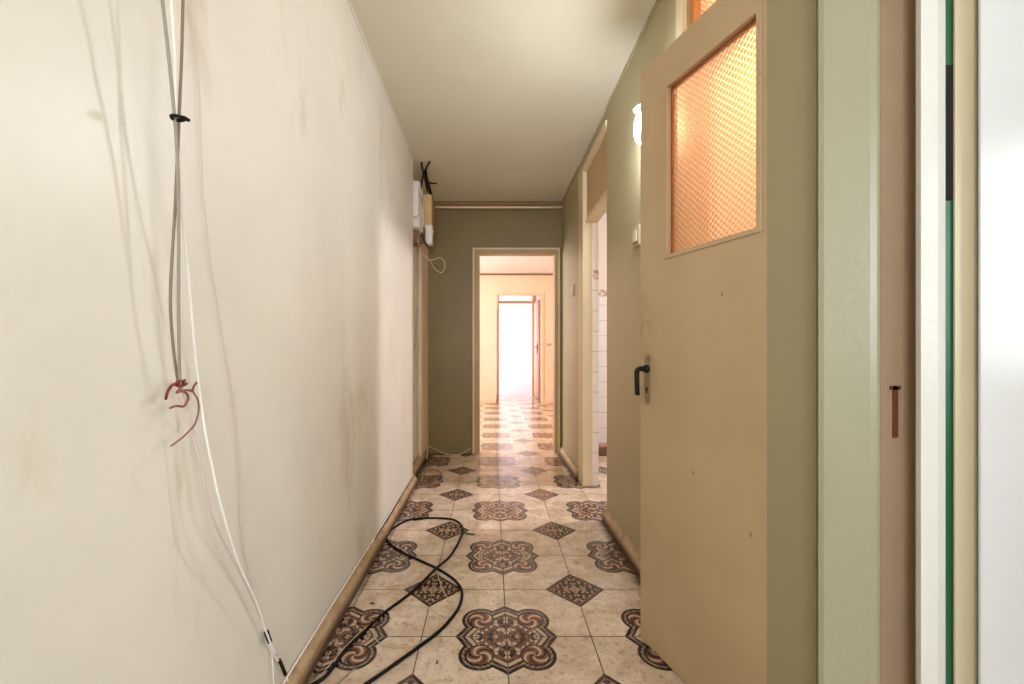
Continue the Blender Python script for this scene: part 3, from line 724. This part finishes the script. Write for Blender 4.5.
# ------------------------------------------------------------------ on the floor
def fl(pts, z=.006): return [on_floor(px, py, z) for px, py in pts]
cab = fl([(300, 690), (321, 680), (334, 666), (347, 648), (364.7, 631.6), (380.8, 615.5), (413, 591)])
cab += [on_floor(436, 568.5, .018)]
cab += fl([(450.3, 555.8), (459.8, 539.7), (463, 529.4), (459, 522.8), (450.3, 519), (429.8, 518), (409.3, 519.9), (394.6, 527.2), (387.3, 535.3), (388.8, 542.6), (402, 552), (420, 560.5), (436.4, 568.2), (447.4, 574.8), (456.5, 582), (462, 593), (458, 609), (440.6, 630), (417, 648), (388, 669), (366.4, 684), (335, 706)])
e = empty('floor_cable', on_floor(436, 568, 0), 'long black cable lying in loops on the patterned floor tiles', 'cable')
bm = bmesh.new(); add_tube(bm, cab, .0058, 10, 6); o = obj('sheath', bm, M['black'], e); o.location = -e.location
bm = bmesh.new(); add_tube(bm, fl([(462.5, 531), (466, 533.2), (474.5, 534.5)]), .0046, 8, 3); o = obj('cable_end', bm, M['green'], e); o.location = -e.location; o['label'] = 'short green stripped end'
tube_thing('floor_wire', fl([(309, 684), (320, 676), (334, 660), (352, 640), (366, 628), (372, 632), (377, 641), (386, 646), (404, 647), (421, 642.5), (432, 634), (439.4, 623.5), (439, 615), (432, 609.5), (418, 606), (404, 606), (393, 608)], .0035), .0018, M['beigew'], 'thin beige wire curled in a circle beside the black cable', 'wire')
tube_thing('floor_wire', fl([(436, 560), (438, 575), (443, 590), (450, 604), (448, 618), (441, 634), (437, 652)], .003), .0016, M['beigew'], 'thin beige wire trailing straight down from where the black cable crosses itself', 'wire')
tube_thing('floor_wire', fl([(330, 690), (344, 678), (350, 672), (356, 668)], .004), .0022, M['greyw'], 'short grey wire end at the very front beside the left skirting', 'wire')
zs = .0755
tube_thing('skirting_cable', [(L + .008, y, zs + .002 * math.sin(y * 5)) for y in (1.02, 1.4, 1.8, 2.2, 2.6, 3.0, 3.25)], .0034, M['whitew'], 'white cable lying along the top of the left skirting', 'cable')
tube_thing('skirting_cable', [(L + .016, y, zs - .001 + .002 * math.sin(y * 7)) for y in (2.15, 2.5, 2.9, 3.25)], .0030, M['black'], 'thin black cable beside the white one on the left skirting', 'cable')
tube_thing('corner_cable', [at_depth(427, 459, 3.95), at_depth(428, 448, 4.02), at_depth(430, 447, 4.05), at_depth(436, 449.5, 4.10), on_floor(446, 454, .006), on_floor(459, 454.5, .006), at_depth(466, 451, 4.20), at_depth(471, 448, 4.20)], .0055, M['beigew'], 'beige cable sagging along the foot of the olive end wall', 'cable')
tube_thing('corner_cable', fl([(421, 482), (424, 474), (430, 469.5), (438, 470.5), (442, 476), (440, 482), (433, 485)], .005), .0050, M['brownw'], 'brownish cable coiled on the tiles in the far left corner', 'cable')
# chips of debris on the tiles
for i, (px, py, s, l) in enumerate(((372, 603, .010, 'dark chip on the tiles near the left skirting'), (437, 662, .009, 'small dark chip on the front tiles left of the central medallion'), (591.5, 530, .008, 'small dark crumb on the tiles near the right wall end'), (541, 464, .012, 'dark crumb on the tiles near the end doorway'), (420, 532, .006, 'tiny dark crumb inside the black cable loop'))):
    bm = bmesh.new(); bmesh.ops.create_icosphere(bm, subdivisions=2, radius=1.0)
    for v in bm.verts: v.co = Vector((v.co.x * s * (1.1 if i == 0 else .35), v.co.y * s * (.35 if i == 0 else .8), v.co.z * .004)) * (1 + .25 * math.sin(v.co.x * 9 + v.co.y * 7))
    o = obj('debris_chip', bm, M['wood']); o.location = on_floor(px, py, .0035); tag(o, l, 'debris')
# block in the kitchen
b0 = on_floor(596, 452.5)
e = empty('wood_block', (1.16, 4.19, 0), 'brown wooden block lying at the foot of the white tiled kitchen wall', 'block')
bm = bmesh.new(); add_box(bm, -.13, .16, -.075, .06, 0.0, .085); bevel_all(bm, .006); obj('block_body', bm, M['wood'], e)
bm = bmesh.new(); add_box(bm, -.12, .15, -.065, .05, .085, .097); bevel_all(bm, .003); obj('block_top', bm, plain('pale_worn_wood', lin(176, 132, 110), .6, 0, .2, 18), e)

# ------------------------------------------------------------------ light
wd = bpy.data.worlds.new('sky'); scene.world = wd; wd.use_nodes = True
bg = wd.node_tree.nodes['Background']; bg.inputs['Color'].default_value = (.82, .9, 1, 1); bg.inputs['Strength'].default_value = 1.0
def area(name, loc, rot, sx, sy, power, col=(1, 1, 1)):
    l = bpy.data.lights.new(name, 'AREA'); l.shape = 'RECTANGLE'; l.size = sx; l.size_y = sy; l.energy = power; l.color = col
    o = bpy.data.objects.new(name, l); C.objects.link(o); o.location = loc; o.rotation_euler = rot
    return o
R = math.radians
area('kitchen_daylight', (KX + .17, (KW[0]+KW[1])/2, 2.40), (0, R(64), 0), .5, 0.30, 135, (1, .92, 1))
area('entrance_daylight', (0.05, YN - .28, 1.42), (R(90), 0, 0), 0.95, 1.6, 44, (.88, .95, 1))
area('side_room_daylight', (3.3, (SW[0]+SW[1])/2, 1.6), (0, R(85), 0), 1.4, 1.4, 54, (.90, .96, 1))
area('middle_room_added_light', (MX0 - .3, 6.2, 1.7), (0, R(-85), 0), 1.4, 2.3, 165, (1, .96, .92))  # added light outside the unseen window, brightens the middle room
area('far_room_daylight', (-2.45, 11.35, 1.5), (0, R(-85), 0), 2.0, 2.2, 250, (1, .96, .98))
def point(name, loc, power, col, r=.04):
    l = bpy.data.lights.new(name, 'POINT'); l.energy = power; l.color = col; l.shadow_soft_size = r
    o = bpy.data.objects.new(name, l); C.objects.link(o); o.location = loc
point('closet_backlight', (1.25, 1.40, 2.05), 12, (1, .96, .92), .06)  # unseen source, added to make the orange glass glow from behind

# ------------------------------------------------------------------ camera and view
cam = bpy.data.cameras.new('camera'); co = bpy.data.objects.new('camera', cam); C.objects.link(co)
cam.sensor_width = 36; cam.lens = F * 36 / 1024; cam.clip_start = .02
co.location = (0, 0, CH); co.rotation_euler = (R(90), 0, 0)
cam.shift_x = (512 - PX0) / 1024; cam.shift_y = (PY0 - 342) / 1024
scene.camera = co
vs = scene.view_settings
vs.view_transform = 'Standard'; vs.look = 'None'; vs.gamma = 1.0; vs.exposure = 0.12; vs.use_curve_mapping = False
scene.cycles.max_bounces = 16; scene.cycles.diffuse_bounces = 10; scene.cycles.glossy_bounces = 6; scene.cycles.transmission_bounces = 8
scene.cycles.sample_clamp_indirect = 6.0
